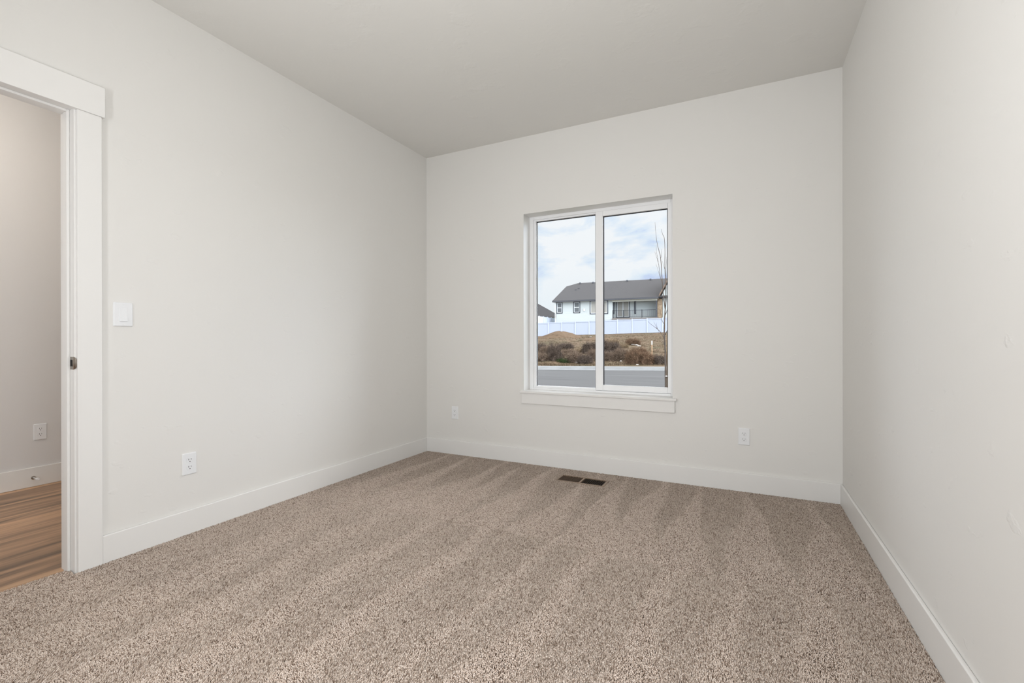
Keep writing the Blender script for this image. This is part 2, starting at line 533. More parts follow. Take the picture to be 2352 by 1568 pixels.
# strike plate with a curved lip reaching over the jamb edge
bm = bmesh.new()
yf = DY[1]
n = 10
prof = [(-0.036, yf - 0.0014), (-0.004, yf - 0.0014)]
for k in range(1, 7):
    a = k / 6 * math.radians(70)
    prof.append((-0.004 + 0.016 * math.sin(a) , yf - 0.0014 + 0.016 * (1 - math.cos(a))))
z0, z1 = 0.900, 0.957
for i in range(len(prof) - 1):
    (x0, y0), (x1, y1) = prof[i], prof[i + 1]
    f0 = max(0, (i - 1)) / 6.0; f1 = max(0, i) / 6.0
    ta, tb = 0.020 * f0 ** 2, 0.020 * f1 ** 2
    q = [bm.verts.new((x0, y0, z0 + ta)), bm.verts.new((x1, y1, z0 + tb)), bm.verts.new((x1, y1, z1 - tb)), bm.verts.new((x0, y0, z1 - ta))]
    bm.faces.new(q)
bmesh.ops.remove_doubles(bm, verts=bm.verts, dist=1e-5)
sp_ = link('strike_plate', bm, STEEL, smooth=True)
sd = sp_.modifiers.new('solid', 'SOLIDIFY'); sd.thickness = 0.0014
in_door(sp_)
tag(sp_, 'satin nickel strike plate on the white jamb')
bm = bmesh.new(); box(bm, (-0.033, yf - 0.0026, 0.914), (-0.019, yf - 0.0012, 0.943))
bo = link('latch_hole', bm, DARK)
bo.parent = sp_

# door stop on hall baseboard
ds = tag(empty('wall_door_stop', (HX + BT, -2.105, 0.050)), 'small white rigid door stop screwed into the hall baseboard', 'door stop')
bm = bmesh.new(); tube(bm, [(0, 0, 0), (0.003, 0, 0), (0.0045, 0, 0)], [0.0125, 0.0125, 0.009], 20); link('base_plate', bm, STEEL, ds, smooth=False)
bm = bmesh.new(); tube(bm, [(0.003, 0, 0), (0.058, 0.003, -0.002)], [0.0048, 0.0048], 14); link('rod', bm, PLASTIC, ds, smooth=True)
bm = bmesh.new(); tube(bm, [(0.056, 0.003, -0.002), (0.058, 0.003, -0.002), (0.070, 0.0037, -0.0025), (0.073, 0.0037, -0.0025)], [0.0085, 0.0105, 0.0105, 0.008], 16); link('bumper', bm, PLASTIC, ds, smooth=False)

# ------------------------------------------------------------------ window
win = tag(empty('window_1', (1.6055, 0.12, 0.607)), kind='structure')
def in_win(o):
    o.parent = win
    o.matrix_parent_inverse = Matrix.Translation((-1.6055, -0.12, -0.607))
    return o
X0, X1, Z0, Z1 = OPX[0], OPX[1], OPZ[0], OPZ[1]
FY0, FY1 = 0.122, 0.185
def rect_frame(bm, x0, x1, z0, z1, wl, wr, wb, wt, y0, y1):
    box(bm, (x0, y0, z0), (x0 + wl, y1, z1))
    box(bm, (x1 - wr, y0, z0), (x1, y1, z1))
    box(bm, (x0 + wl, y0, z0), (x1 - wr, y1, z0 + wb))
    box(bm, (x0 + wl, y0, z1 - wt), (x1 - wr, y1, z1))
bm = bmesh.new()
rect_frame(bm, X0, X1, Z0 - 0.018, Z1, 0.036, 0.030, 0.034, 0.026, FY0, FY1)
in_win(link('window_frame', bm, VINYL, bevel=0.003))
# fixed left light (glazed further out) and its bead
bm = bmesh.new()
rect_frame(bm, X0 + 0.034, 1.600, Z0 + 0.014, Z1 - 0.024, 0.020, 0.012, 0.017, 0.014, FY0 + 0.016, FY1 - 0.004)
in_win(link('fixed_sash', bm, VINYL, bevel=0.002))
# sliding right sash, nearer the room
SX0, SX1, SZ0, SZ1 = 1.592, X1 - 0.026, Z0 + 0.018, Z1 - 0.022
bm = bmesh.new()
rect_frame(bm, SX0, SX1, SZ0, SZ1, 0.060, 0.027, 0.045, 0.043, FY0 + 0.004, FY0 + 0.034)
in_win(link('sliding_sash', bm, VINYL, bevel=0.003))
# gaskets
def gasket(name, x0, x1, z0, z1, y, tt=0.0045, sides='ltb'):
    bm = bmesh.new()
    if 'l' in sides: box(bm, (x0, y, z0), (x0 + tt, y + 0.004, z1))
    if 'r' in sides: box(bm, (x1 - tt, y, z0), (x1, y + 0.004, z1))
    if 't' in sides: box(bm, (x0, y, z1 - tt), (x1, y + 0.004, z1))
    if 'b' in sides: box(bm, (x0, y, z0), (x1, y + 0.004, z0 + 0.0015))
    return in_win(link(name, bm, GASKET))
GL = (X0 + 0.054, 1.588, Z0 + 0.031, Z1 - 0.038)
gasket('gasket', *GL, 0.157, 0.0065, 'ltr')
GR = (SX0 + 0.060, SX1 - 0.027, SZ0 + 0.045, SZ1 - 0.043)
gasket('gasket', *GR, 0.144, 0.0065, 'ltr')
for gg, yy in ((GL, 0.160), (GR, 0.147)):
    bm = bmesh.new(); box(bm, (gg[0] - 0.004, yy, gg[2] - 0.004), (gg[1] + 0.004, yy + 0.004, gg[3] + 0.004))
    in_win(link('pane', bm, GLASS))
# painted return boards lining the opening
in_win(boxes('window_return', [((X0, -0.001, Z0), (X0 + 0.0015, FY0 + 0.001, Z1)), ((X1 - 0.0015, -0.001, Z0), (X1, FY0 + 0.001, Z1)), ((X0, -0.001, Z1 - 0.0015), (X1, FY0 + 0.001, Z1))], TRIM))
# stool and apron
in_win(boxes('window_sill', [((0.983, -0.030, OPZ[0] - 0.018), (2.231, 0.0, OPZ[0])), ((OPX[0], 0.0, OPZ[0] - 0.018), (OPX[1], FY0 + 0.002, OPZ[0]))], TRIM, bevel=0.0025))
in_win(boxes('apron', [((0.995, -0.018, 0.502), (2.219, 0.0, OPZ[0] - 0.018))], TRIM, bevel=0.0015))

# ------------------------------------------------------------------ outlets and switch (front faces +Y local; origin on the wall)
def rounded_rect(w, h, r, n=4):
    pts = []
    for cx, cy, a0 in ((w / 2 - r, h / 2 - r, 0), (-w / 2 + r, h / 2 - r, 90), (-w / 2 + r, -h / 2 + r, 180), (w / 2 - r, -h / 2 + r, 270)):
        for k in range(n + 1):
            a = math.radians(a0 + 90 * k / n)
            pts.append((cx + r * math.cos(a), cy + r * math.sin(a)))
    return pts
def plate_bm(w, h):
    bm = bmesh.new()
    rings = []
    for (dw, y) in ((0, 0), (0, -0.0035), (0.004, -0.0062), (0.009, -0.0068)):
        pts = rounded_rect(w - dw, h - dw, 0.004)
        rings.append([bm.verts.new((p[0], y, p[1])) for p in pts])
    n = len(rings[0])
    for i in range(3):
        for k in range(n):
            bm.faces.new([rings[i][k], rings[i][(k + 1) % n], rings[i + 1][(k + 1) % n], rings[i + 1][k]])
    bm.faces.new(rings[-1]); bm.faces.new(rings[0][::-1])
    return bm
def screw(parent, x, z, y=-0.0068):
    bm = bmesh.new()
    tube(bm, [(x, y + 0.001, z), (x, y - 0.0008, z), (x, y - 0.0012, z)], [0.0033, 0.0033, 0.002], 14)
    s = link('screw', bm, PLASTIC, parent)
    return s
def make_outlet():
    r = empty('wall_outlet')
    link('cover_plate', plate_bm(0.0705, 0.1150), PLASTIC, r)
    for sz in (0.0195, -0.0195):
        bm = bmesh.new()
        pts = []
        for k in range(28):
            a = 2 * math.pi * k / 28
            pts.append((0.0173 * math.cos(a), max(-0.0138, min(0.0138, 0.0173 * math.sin(a))) + sz))
        poly_prism(bm, pts, 1, -0.004, -0.0086)
        so = link('socket', bm, PLASTIC, r, bevel=0.0006, seg=1)
        bm = bmesh.new()
        box(bm, (-0.0074, -0.0089, sz + 0.000), (-0.0052, -0.0083, sz + 0.0088))
        link('slot', bm, DARK, so)
        bm = bmesh.new()
        box(bm, (0.0052, -0.0089, sz + 0.001), (0.0072, -0.0083, sz + 0.0080))
        link('slot', bm, DARK, so)
        bm = bmesh.new()
        poly_prism(bm, [(0.0027 * math.cos(a), 0.0027 * math.sin(a) + sz - 0.0068) for a in [2 * math.pi * k / 14 for k in range(14)]], 1, -0.0083, -0.0089)
        link('ground_hole', bm, DARK, so)
    screw(r, 0, 0)
    return r
o1 = make_outlet()
spots = [((0.3175, 0, 0.3735), 0, 'white wall outlet on the window wall near the left corner'),
         ((2.6675, 0, 0.3705), 0, 'white wall outlet on the window wall, right of the window'),
         ((0.0, -2.0875, 0.369), math.radians(90), 'white wall outlet on the left wall above the carpet'),
         ((HX, -2.064, 0.372), math.radians(90), 'white wall outlet in the hall, seen through the doorway')]
for i, (loc, rz, lab) in enumerate(spots):
    o = o1 if i == 0 else copy_tree(o1)
    o.location = loc
    o.rotation_euler = (0, 0, rz)
    tag(o, lab, 'outlet', 'duplex outlets low on the walls')
sw = tag(empty('light_switch', (0, -2.383, 1.1545), math.radians(90)), 'white rocker light switch on the left wall beside the doorway', 'light switch')
link('cover_plate', plate_bm(0.078, 0.114), PLASTIC, sw)
bm = bmesh.new()
hw = 0.0165
pr = [(-0.004, -0.033), (-0.0135, -0.033), (-0.0075, 0.004), (-0.0072, 0.033), (-0.004, 0.033)]
A = [bm.verts.new((-hw, y, z)) for y, z in pr]; B = [bm.verts.new((hw, y, z)) for y, z in pr]
bm.faces.new(A); bm.faces.new(B[::-1])
for k in range(5):
    bm.faces.new([A[k], B[k], B[(k + 1) % 5], A[(k + 1) % 5]])
link('rocker', bm, PLASTIC, sw, bevel=0.0008)
screw(sw, 0, 0.0484); screw(sw, 0, -0.0484)

# ------------------------------------------------------------------ floor register
vr = tag(empty('floor_register', ((VX[0] + VX[1]) / 2, (VY[0] + VY[1]) / 2, CZ)), 'brown metal floor vent with two slatted banks under the window', 'floor vent')
hw, hd = (VX[1] - VX[0]) / 2, (VY[1] - VY[0]) / 2
zt = 0.012
bm = bmesh.new()
rw = 0.018; rd = 0.015
box(bm, (-hw, -hd, 0.003), (-hw + rw, hd, zt)); box(bm, (hw - rw, -hd, 0.003), (hw, hd, zt))
box(bm, (-hw + rw, -hd, 0.003), (hw - rw, -hd + rd, zt)); box(bm, (-hw + rw, hd - rd, 0.003), (hw - rw, hd, zt))
box(bm, (-0.007, -hd + rd, 0.003), (0.007, hd - rd, zt))
link('register_frame', bm, BRONZE, vr, bevel=0.0025)
for side in (-1, 1):
    a, b_ = (-hw + rw, -0.007) if side < 0 else (0.007, hw - rw)
    nsl = 13
    for k in range(nsl):
        x = a + (k + 0.5) * (b_ - a) / nsl
        bm = bmesh.new()
        dx = 0.0042
        tl = 0.0015
        lean = 0.0030 * side
        vs = [(x - lean - tl, zt - 0.011), (x - lean + tl * .4, zt - 0.011), (x + lean + tl, zt - 0.0008), (x + lean - tl * .6, zt - 0.0008)]
        poly_prism(bm, vs, 1, -hd + rd, hd - rd)
        link('slat', bm, BRONZE_D, vr)
bm = bmesh.new()
box(bm, (-hw + rw, -hd + rd, 0.0002), (hw - rw, hd - rd, 0.0008))
link('duct_opening', bm, DARK, vr)

# ------------------------------------------------------------------ lamps (out of frame): room ceiling dome and hall downlight
def dome_lamp(loc, r, strength, color, label):
    e0 = tag(empty('ceiling_light', loc), label, 'ceiling light')
    bm = bmesh.new()
    tube(bm, [(0, 0, 0), (0, 0, -0.018), (0, 0, -0.024)], [r * 1.04, r * 1.04, r * 0.98], 40)
    link('base_ring', bm, STEEL, e0)
    m = mat('lamp_glass', (0.9, 0.9, 0.88), 0.4)
    b = m.node_tree.nodes['Principled BSDF']
    b.inputs['Emission Color'].default_value = (*color, 1)
    b.inputs['Emission Strength'].default_value = strength
    bm = bmesh.new()
    P = [(0, 0, -0.020)] ; R = [r * 0.97]
    for k in range(1, 9):
        a = math.radians(90 * k / 8.4)
        P.append((0, 0, -0.020 - 0.075 * math.sin(a))); R.append(r * 0.97 * math.cos(a) + 0.001)
    tube(bm, P, R, 40)
    link('lamp_shade', bm, m, e0, smooth=True)
    return e0
dome_lamp((1.60, -2.15, CH), 0.17, E_DOME, (1.0, 0.96, 0.90), 'round white flush ceiling lamp above the middle of the carpeted room')
dome_lamp((-1.0, -2.75, CH), 0.10, E_HALL, (1.0, 0.91, 0.80), 'small round warm ceiling lamp in the hall beyond the doorway')

# ------------------------------------------------------------------ outdoors
C2 = Vector((CAM.x, CAM.y))
R2 = Vector((RT.x, RT.y)).normalized(); F2 = Vector((FW.x, FW.y)).normalized()
def ext(X, Z):          # plan position X to the right of and Z out from the photographer's spot
    p = C2 + R2 * X + F2 * Z
    return p.x, p.y
def bearing(dx, dz):
    v = R2 * dx + F2 * dz
    return math.atan2(v.y, v.x)
def kerb_z(X):
    return 24.47 - 0.137 * X
def hsh(x, y):
    return vnoise(np.array([x]), np.array([y]), 1.0, 11)[0]
def ground_h(X, Z):
    s = Z - kerb_z(X)
    if s < 0.7:
        return -0.45 if s < 0.45 else -0.33
    k = min(0.072, max(0.040, 0.0474 + 0.00098 * X))
    Xf = 64.8 - 0.3547 * (X - 3.3)
    h = -0.33 + k * min(s - 0.7, Xf - kerb_z(X) + 1.0)
    if Z > Xf + 1.0:
        h += min(1.0, (Z - Xf - 1.0) / 3.0) * 0.8
    nzv = hsh(X * 0.35, Z * 0.35) * 0.10 + hsh(X * 1.3 + 7, Z * 1.3) * 0.05
    fade = min(1, max(0, (s - 0.7) / 3)) * (1.0 if Z < Xf - 3 else 0.25)
    return h + nzv * fade
GR_ = mat('field_soil', (0.3, 0.25, 0.18), 0.95, spec=0.1)
noise_color(GR_, 0.55, [(0.32, srgb(56, 46, 38)), (0.45, srgb(88, 74, 60)), (0.56, srgb(76, 67, 52)), (0.68, srgb(58, 57, 42))], detail=10, rough=0.72)
add_bump(GR_, 3, 0.7, 0.15, 8)
bm = bmesh.new()
gxs = [-60, -40, -28, -20] + [-16 + 0.5 * i for i in range(0, 85)] + [30, 36, 45, 60]
gss = [0.7 + 0.45 * i for i in range(0, 100)] + [46 + 2 * i for i in range(0, 8)] + [64, 80, 110, 160]
rows = []
for s_ in gss:
    row = []
    for X in gxs:
        Z = kerb_z(X) + s_
        x, y = ext(X, Z)
        row.append(bm.verts.new((x, y, ground_h(X, Z))))
    rows.append(row)
for i in range(len(rows) - 1):
    for j in range(len(gxs) - 1):
        bm.faces.new([rows[i][j], rows[i][j + 1], rows[i + 1][j + 1], rows[i + 1][j]])
tag(link('ground', bm, GR_, smooth=True), kind='structure')
# street with kerb
ASPH = mat('asphalt', (0.2, 0.2, 0.2), 0.8)
noise_color(ASPH, 1.0, [(0.35, srgb(42, 42, 43)), (0.65, srgb(60, 60, 61))], stretch=(0.25, 3.5, 1), detail=6)
CONC = mat('kerb_concrete', srgb(196, 202, 206), 0.85)
noise_color(CONC, 2.5, [(0.3, srgb(92, 94, 95)), (0.7, srgb(105, 107, 108))])
LAWN = mat('lawn_grass', (0.2, 0.22, 0.1), 0.95)
noise_color(LAWN, 2.0, [(0.3, srgb(52, 54, 34)), (0.7, srgb(78, 76, 50))])
def strip(name, m, prof):
    """prof: list of (s, z); strip parallel to the street"""
    bm = bmesh.new()
    xsn = [-60, -30, -10, 0, 10, 20, 40, 60]
    rr = []
    for s_, z in prof:
        rr.append([bm.verts.new((*ext(X, kerb_z(X) + s_), z)) for X in xsn])
    for i in range(len(rr) - 1):
        for j in range(len(xsn) - 1):
            bm.faces.new([rr[i][j], rr[i][j + 1], rr[i + 1][j + 1], rr[i + 1][j]])
    return tag(link(name, bm, m), kind='structure')
strip('street', ASPH, [(-11.0, -0.45), (-10.9, -0.44), (-5.5, -0.41), (-0.45, -0.455), (-0.45, -0.60)])
strip('street_kerb', CONC, [(-0.45, -0.60), (-0.45, -0.450), (0.0, -0.450), (0.04, -0.42), (0.18, -0.335), (0.26, -0.320), (0.70, -0.318), (0.72, -0.60)])
strip('sidewalk', CONC, [(-13.0, -0.44), (-12.9, -0.34), (-11.2, -0.34), (-11.0, -0.45)])
strip('front_lawn', LAWN, [(-40.0, -0.44), (-17.0, -0.44), (-13.0, -0.40)])

# near fence of white vinyl panels
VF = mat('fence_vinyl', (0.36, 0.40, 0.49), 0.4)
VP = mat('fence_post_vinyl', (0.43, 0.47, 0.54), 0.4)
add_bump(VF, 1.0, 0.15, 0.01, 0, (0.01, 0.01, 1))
def lerp(a, b, t): return a + (b - a) * t
fang = bearing(16.35, -5.8)
fence = tag(empty('vinyl_fence', (*ext(3.3, 64.8), 1.7), fang), 'long white vinyl panel fence at the top of the brushy slope', 'fence')
ns = 1.88
tops = {0: 3.53, 2: 3.60, 4: 3.68, 6: 3.84, 8: 3.91, 10: 3.96, 14: 4.10, -6: 3.35}
def f_top(s): return 3.53 + 0.0245 * min(s, 20)
def f_bot(s): return 1.64 + (0.0 if s < 6 else (min(s, 19) - 6) * 0.036)
posts = [1.86 - ns * i for i in range(5, 0, -1)] + [1.86 + ns * i for i in range(0, 26)]
for i, s_ in enumerate(posts):
    bm = bmesh.new()
    tz = f_top(s_) - 1.7
    box(bm, (s_ - 0.0635, -0.0635, f_bot(s_) - 1.7 - 0.25), (s_ + 0.0635, 0.0635, tz + 0.04))
    box(bm, (s_ - 0.075, -0.075, tz + 0.04), (s_ + 0.075, 0.075, tz + 0.06))
    link('post', bm, VP, fence)
    if i < len(posts) - 1:
        s1 = posts[i + 1]
        bm = bmesh.new()
        a, b_ = s_ + 0.0635, s1 - 0.0635
        zb = f_bot((s_ + s1) / 2) - 1.7 + 0.03
        zt_ = f_top((s_ + s1) / 2) - 1.7 - 0.01
        box(bm, (a, -0.04, zt_ - 0.14), (b_, 0.04, zt_))
        box(bm, (a, -0.04, zb), (b_, 0.04, zb + 0.14))
        nb = 12
        for k in range(nb):
            xa = lerp(a, b_, k / nb); xb = lerp(a, b_, (k + 1) / nb) - 0.0015
            box(bm, (xa, -0.011, zb + 0.14), (xb, 0.011, zt_ - 0.14))
        link('panel', bm, VF, fence)
# side fence running away at the left of the house
sang = bearing(2.9, 6.4)
sf = tag(empty('side_fence', (*ext(3.8, 66.8), 2.7), sang), 'white vinyl side fence running back beside the house, behind the long fence', 'fence')
for i in range(-1, 5):
    s_ = i * 1.76 + 0.35
    bm = bmesh.new(); box(bm, (s_ - 0.06, -0.06, -0.6), (s_ + 0.06, 0.06, 1.98)); link('post', bm, VF, sf)
    if i < 4:
        bm = bmesh.new(); box(bm, (s_ + 0.06, -0.02, 0.05), (s_ + 1.70, 0.02, 1.80)); box(bm, (s_ + 0.06, -0.04, 1.78), (s_ + 1.70, 0.04, 1.9)); link('panel', bm, VF, sf)

# ------------------------------------------------------------------ house behind the fence (local x along the front, y back)
SID = mat('white_siding', srgb(178, 184, 184), 0.7)
add_bump(SID, 1.0, 0.6, 0.02, 0, (0.001, 0.001, 7))
SHG = mat('roof_shingles', srgb(102, 101, 107), 0.9)
noise_color(SHG, 3.0, [(0.3, srgb(36, 35, 37)), (0.7, srgb(50, 49, 51))], stretch=(1, 1, 3), detail=8)
SHB = mat('wing_shingles', srgb(150, 128, 112), 0.9)
noise_color(SHB, 3.0, [(0.3, srgb(104, 86, 74)), (0.7, srgb(130, 112, 98))], detail=8)
FAS = mat('dark_fascia', srgb(66, 68, 74), 0.6)
BEAM = mat('porch_beam', srgb(190, 190, 180), 0.7)
HTRIM = mat('dark_window_trim', srgb(58, 62, 70), 0.6)
HFR = mat('house_window_frame', srgb(214, 220, 224), 0.5)
HGL = mat('house_window_glass', (0.11, 0.12, 0.13), 0.12)
HGL2 = mat('picture_window_glass', srgb(150, 148, 142), 0.2)
TAN = mat('tan_stone', srgb(166, 142, 116), 0.8)
noise_color(TAN, 4, [(0.3, srgb(112, 92, 72)), (0.7, srgb(150, 133, 110))])
DECK = mat('deck_boards', srgb(112, 106, 102), 0.8)
IRON = mat('rail_iron', srgb(40, 44, 50), 0.5)
ANG = bearing(0.916, -0.40)
hs = tag(empty('white_house', (*ext(6.1, 70.0), 2.5), ANG), 'white house with grey hip roof and covered deck behind the fence', 'house')
zb = 2.5
def hb(name, m, lst, parent=hs, bevel=0):
    return boxes(name, [((a[0], a[1], a[2] - zb), (b[0], b[1], b[2] - zb)) for a, b in lst], m, parent, bevel)
EZ = 7.08
hb('wall', SID, [((0.45, 0.5, 1.9), (8.95, 17.4, EZ - 0.1)), ((8.95, 1.9, 1.9), (20.5, 17.4, EZ - 0.1)), ((8.95, 0.9, 1.9), (15.0, 2.3, 3.9)), ((14.9, 1.2, 4.3), (15.6, 3.5, 6.95)), ((15.9, 0.55, 1.9), (19.38, 3.5, EZ)), ((19.38, 1.0, 1.9), (23.5, 17.4, EZ - 0.1))])
# roof: jerkinhead gable on the left, long ridge to the right
bm = bmesh.new()
k_ = 0.4066
def v_(x, y, z): return bm.verts.new((x, y, z - zb))
rz = EZ + k_ * 9.0
a0 = v_(0, 0, EZ); a1 = v_(0, 7.28, 10.04); rd_ = v_(1.53, 9, rz - 0.02); a2 = v_(0, 10.72, 10.04); a3 = v_(0, 18, EZ)
b0 = v_(15.6, 0, EZ); b1 = v_(24, 0, EZ); b2 = v_(24, 9, rz); b3 = v_(24, 18, EZ)
bm.faces.new([a0, b0, b1, b2, rd_, a1]); bm.faces.new([a1, rd_, a2]); bm.faces.new([a2, rd_, b2, b3, a3])
bm.faces.new([a0, a1, a2, a3])
bmesh.ops.remove_doubles(bm, verts=bm.verts, dist=1e-5)
rf = link('roof', bm, SHG, hs)
md = rf.modifiers.new('s', 'SOLIDIFY'); md.thickness = 0.16; md.offset = -1
hb('gable_wall', SID, [((0.45, 1.2, EZ - 0.2), (0.6, 16.8, EZ + 0.3))])
hb('fascia', FAS, [((-0.02, -0.06, EZ - 0.22), (15.4, 0.0, EZ - 0.02))])
hb('soffit', BEAM, [((0.0, 0.0, EZ - 0.20), (15.4, 2.4, EZ - 0.14))])
hb('porch_beam', BEAM, [((8.95, 0.35, EZ - 0.45), (15.2, 0.6, EZ - 0.2))])
hb('gutter_pipe', HFR, [((0.30, 0.35, 2.0), (0.38, 0.45, EZ - 0.2))])
for x in (1.9, 4.1, 9.6, 13.2, 17.0):
    hb('roof_vent', FAS, [((x, 8.3, rz - 0.25), (x + 0.25, 8.6, rz - 0.02))])
for x, y in ((2.4, 5.6), (2.1, 4.9)):
    hb('roof_vent', FAS, [((x, y, EZ + k_ * y - 0.05), (x + 0.3, y + 0.3, EZ + k_ * y + 0.12))])
def hwin(x0, x1, z0, z1, y, mode, gm=HGL):
    f_ = hb('window', HTRIM, [((x0, y - 0.05, z0), (x0 + 0.11, y + 0.02, z1)), ((x1 - 0.11, y - 0.05, z0), (x1, y + 0.02, z1)),
                              ((x0, y - 0.05, z1 - 0.11), (x1, y + 0.02, z1)), ((x0, y - 0.05, z0), (x1, y + 0.02, z0 + 0.11))])
    a, b_, c, d = x0 + 0.11, x1 - 0.11, z0 + 0.11, z1 - 0.11
    w = 0.07
    lst = [((a, y - 0.03, c), (a + w, y + 0.02, d)), ((b_ - w, y - 0.03, c), (b_, y + 0.02, d)), ((a, y - 0.03, d - w), (b_, y + 0.02, d)), ((a, y - 0.03, c), (b_, y + 0.02, c + w))]
    if mode == 'h': lst.append(((a, y - 0.035, (c + d) / 2 - 0.04), (b_, y + 0.02, (c + d) / 2 + 0.04)))
    if mode == 'v': lst.append((((a + b_) / 2 - 0.04, y - 0.035, c), ((a + b_) / 2 + 0.04, y + 0.02, d)))
    hb('sash', HFR, lst, f_)
    hb('glass', gm, [((a, y - 0.012, c), (b_, y - 0.004, d))], f_)
    return f_
hwin(0.40 + 0.1, 1.46, 5.17, 6.90, 0.5, 'h')
hwin(3.14, 4.20, 5.17, 6.88, 0.5, 'h')
hwin(5.66, 8.35, 4.95, 6.92, 0.5, 'n', HGL2)
hwin(9.24, 11.22, 4.40, 6.90, 1.9, 'v', HGL2)
hwin(11.83, 12.10, 4.92, 6.80, 1.9, 'h')
hb('wall_lamp', HFR, [((4.72, 0.38, 5.42), (4.90, 0.5, 5.76))])
# window in the side of the deck recess
hb('recess_window', HTRIM, [((8.94, 1.1, 4.95), (8.99, 1.9, 6.8))])
# deck, railing, stone column
hb('deck', DECK, [((8.95, 0.3, 3.92), (15.4, 2.3, 4.30))])
rl = hb('railing', IRON, [((8.98, 0.58, 5.36), (15.0, 0.63, 5.41)), ((8.98, 0.58, 4.42), (15.0, 0.63, 4.46))])
for i in range(46):
    x = 9.05 + i * 0.13
    hb('baluster', IRON, [((x, 0.595, 4.44), (x + 0.018, 0.613, 5.37))], rl)
for x in (9.0, 10.5, 13.05):
    hb('rail_post', IRON, [((x, 0.55, 4.3), (x + 0.09, 0.65, 5.45))], rl)
hb('porch_post', FAS, [((14.98, 0.42, 4.25), (15.17, 0.6, EZ - 0.2))])
hb('stone_column', TAN, [((15.22, 0.45, 1.9), (15.86, 1.1, EZ - 0.2))])
# projecting gable wing on the right
bm = bmesh.new()
wk = (9.01 - 7.18) / (16.42 - 15.44)
wx = 19.4; wz = 7.18 + 0.55 * (wx - 15.44) + 1.55
P = [(15.44, 7.14), (17.5, 10.99), (19.56, 7.14)]
poly_prism(bm, [(p[0] + (0.18 if i < 1 else -0.18 if i > 1 else 0), p[1] - zb - 0.12) for i, p in enumerate(P)], 1, 0.55, 8.9)
link('gable_wall', bm, SID, hs)
for lo_, hi_ in ((0, 1), (1, 2)):
    bm = bmesh.new()
    (xa, za), (xb, zb2) = P[lo_], P[hi_]
    q = [(xa, za - zb), (xb, zb2 - zb), (xb, zb2 - zb + 0.22), (xa, za - zb + 0.22)]
    poly_prism(bm, q, 1, 0.1, 8.9)
    link('wing_roof', bm, SHB, hs)

# neighbouring house far left
ANG2 = bearing(1.0, 0.0)
nh = tag(empty('neighbour_house', (*ext(0.0, 92.0), 2.5), ANG2), 'dark roofed house far left behind the white fences', 'house')
bm = bmesh.new()
poly = [(-14, 0), (9.9, 0), (9.9, 12), (-14, 12)]
lo_ = [bm.verts.new((x, y, 3.3)) for x, y in poly]
hi_ = [bm.verts.new((-8, 6, 8.6)), bm.verts.new((1.6, 6, 8.6))]
bm.faces.new([lo_[0], lo_[1], hi_[1], hi_[0]]); bm.faces.new([lo_[1], lo_[2], hi_[1]]); bm.faces.new([lo_[2], lo_[3], hi_[0], hi_[1]]); bm.faces.new([lo_[3], lo_[0], hi_[0]]); bm.faces.new(lo_[::-1])
link('roof', bm, SHG, nh)
boxes('wall', [((-13.4, 0.5, -1.0), (9.4, 11.5, 3.3))], SID, nh)

# ------------------------------------------------------------------ dirt mound
def blob(name, X, Z, rx, ry, h, m, seed, lab, cat, n=22):
    bm = bmesh.new()
    gz = ground_h(X, Z)
    g_ = []
    for j in range(n + 1):
        for i in range(n + 1):
            u = -1 + 2 * i / n; v = -1 + 2 * j / n
            r = math.sqrt(u * u + v * v)
            f = max(0.0, 1 - r ** 1.25)
            hh_ = h * f * (1 + 0.30 * hsh(u * 3.5 + seed, v * 3.5) + 0.12 * hsh(u * 9 + seed, v * 9)) + (-0.12 if f <= 0 else -0.03)
            g_.append(bm.verts.new((u * rx, v * ry, hh_)))
    for j in range(n):
        for i in range(n):
            a = j * (n + 1) + i
            bm.faces.new([g_[a], g_[a + 1], g_[a + n + 2], g_[a + n + 1]])
    o = link(name, bm, m, smooth=True)
    o.location = (*ext(X, Z), gz)
    o.rotation_euler = (0, 0, fang)
    return tag(o, lab, cat)
DIRT = mat('bare_dirt', srgb(150, 124, 98), 0.95, spec=0.1)
noise_color(DIRT, 2.2, [(0.3, srgb(68, 56, 45)), (0.7, srgb(98, 83, 68))], detail=10, rough=0.7)
add_bump(DIRT, 5, 0.8, 0.1, 8)
blob('dirt_mound', 6.0, 57.5, 3.1, 2.2, 1.0, DIRT, 3, 'tan dirt mound heaped below the long white fence', 'dirt mound')
blob('dirt_mound', 9.3, 50.0, 1.9, 1.3, 0.35, DIRT, 9, 'low reddish dirt heap between the mound and the window mullion', 'dirt mound')

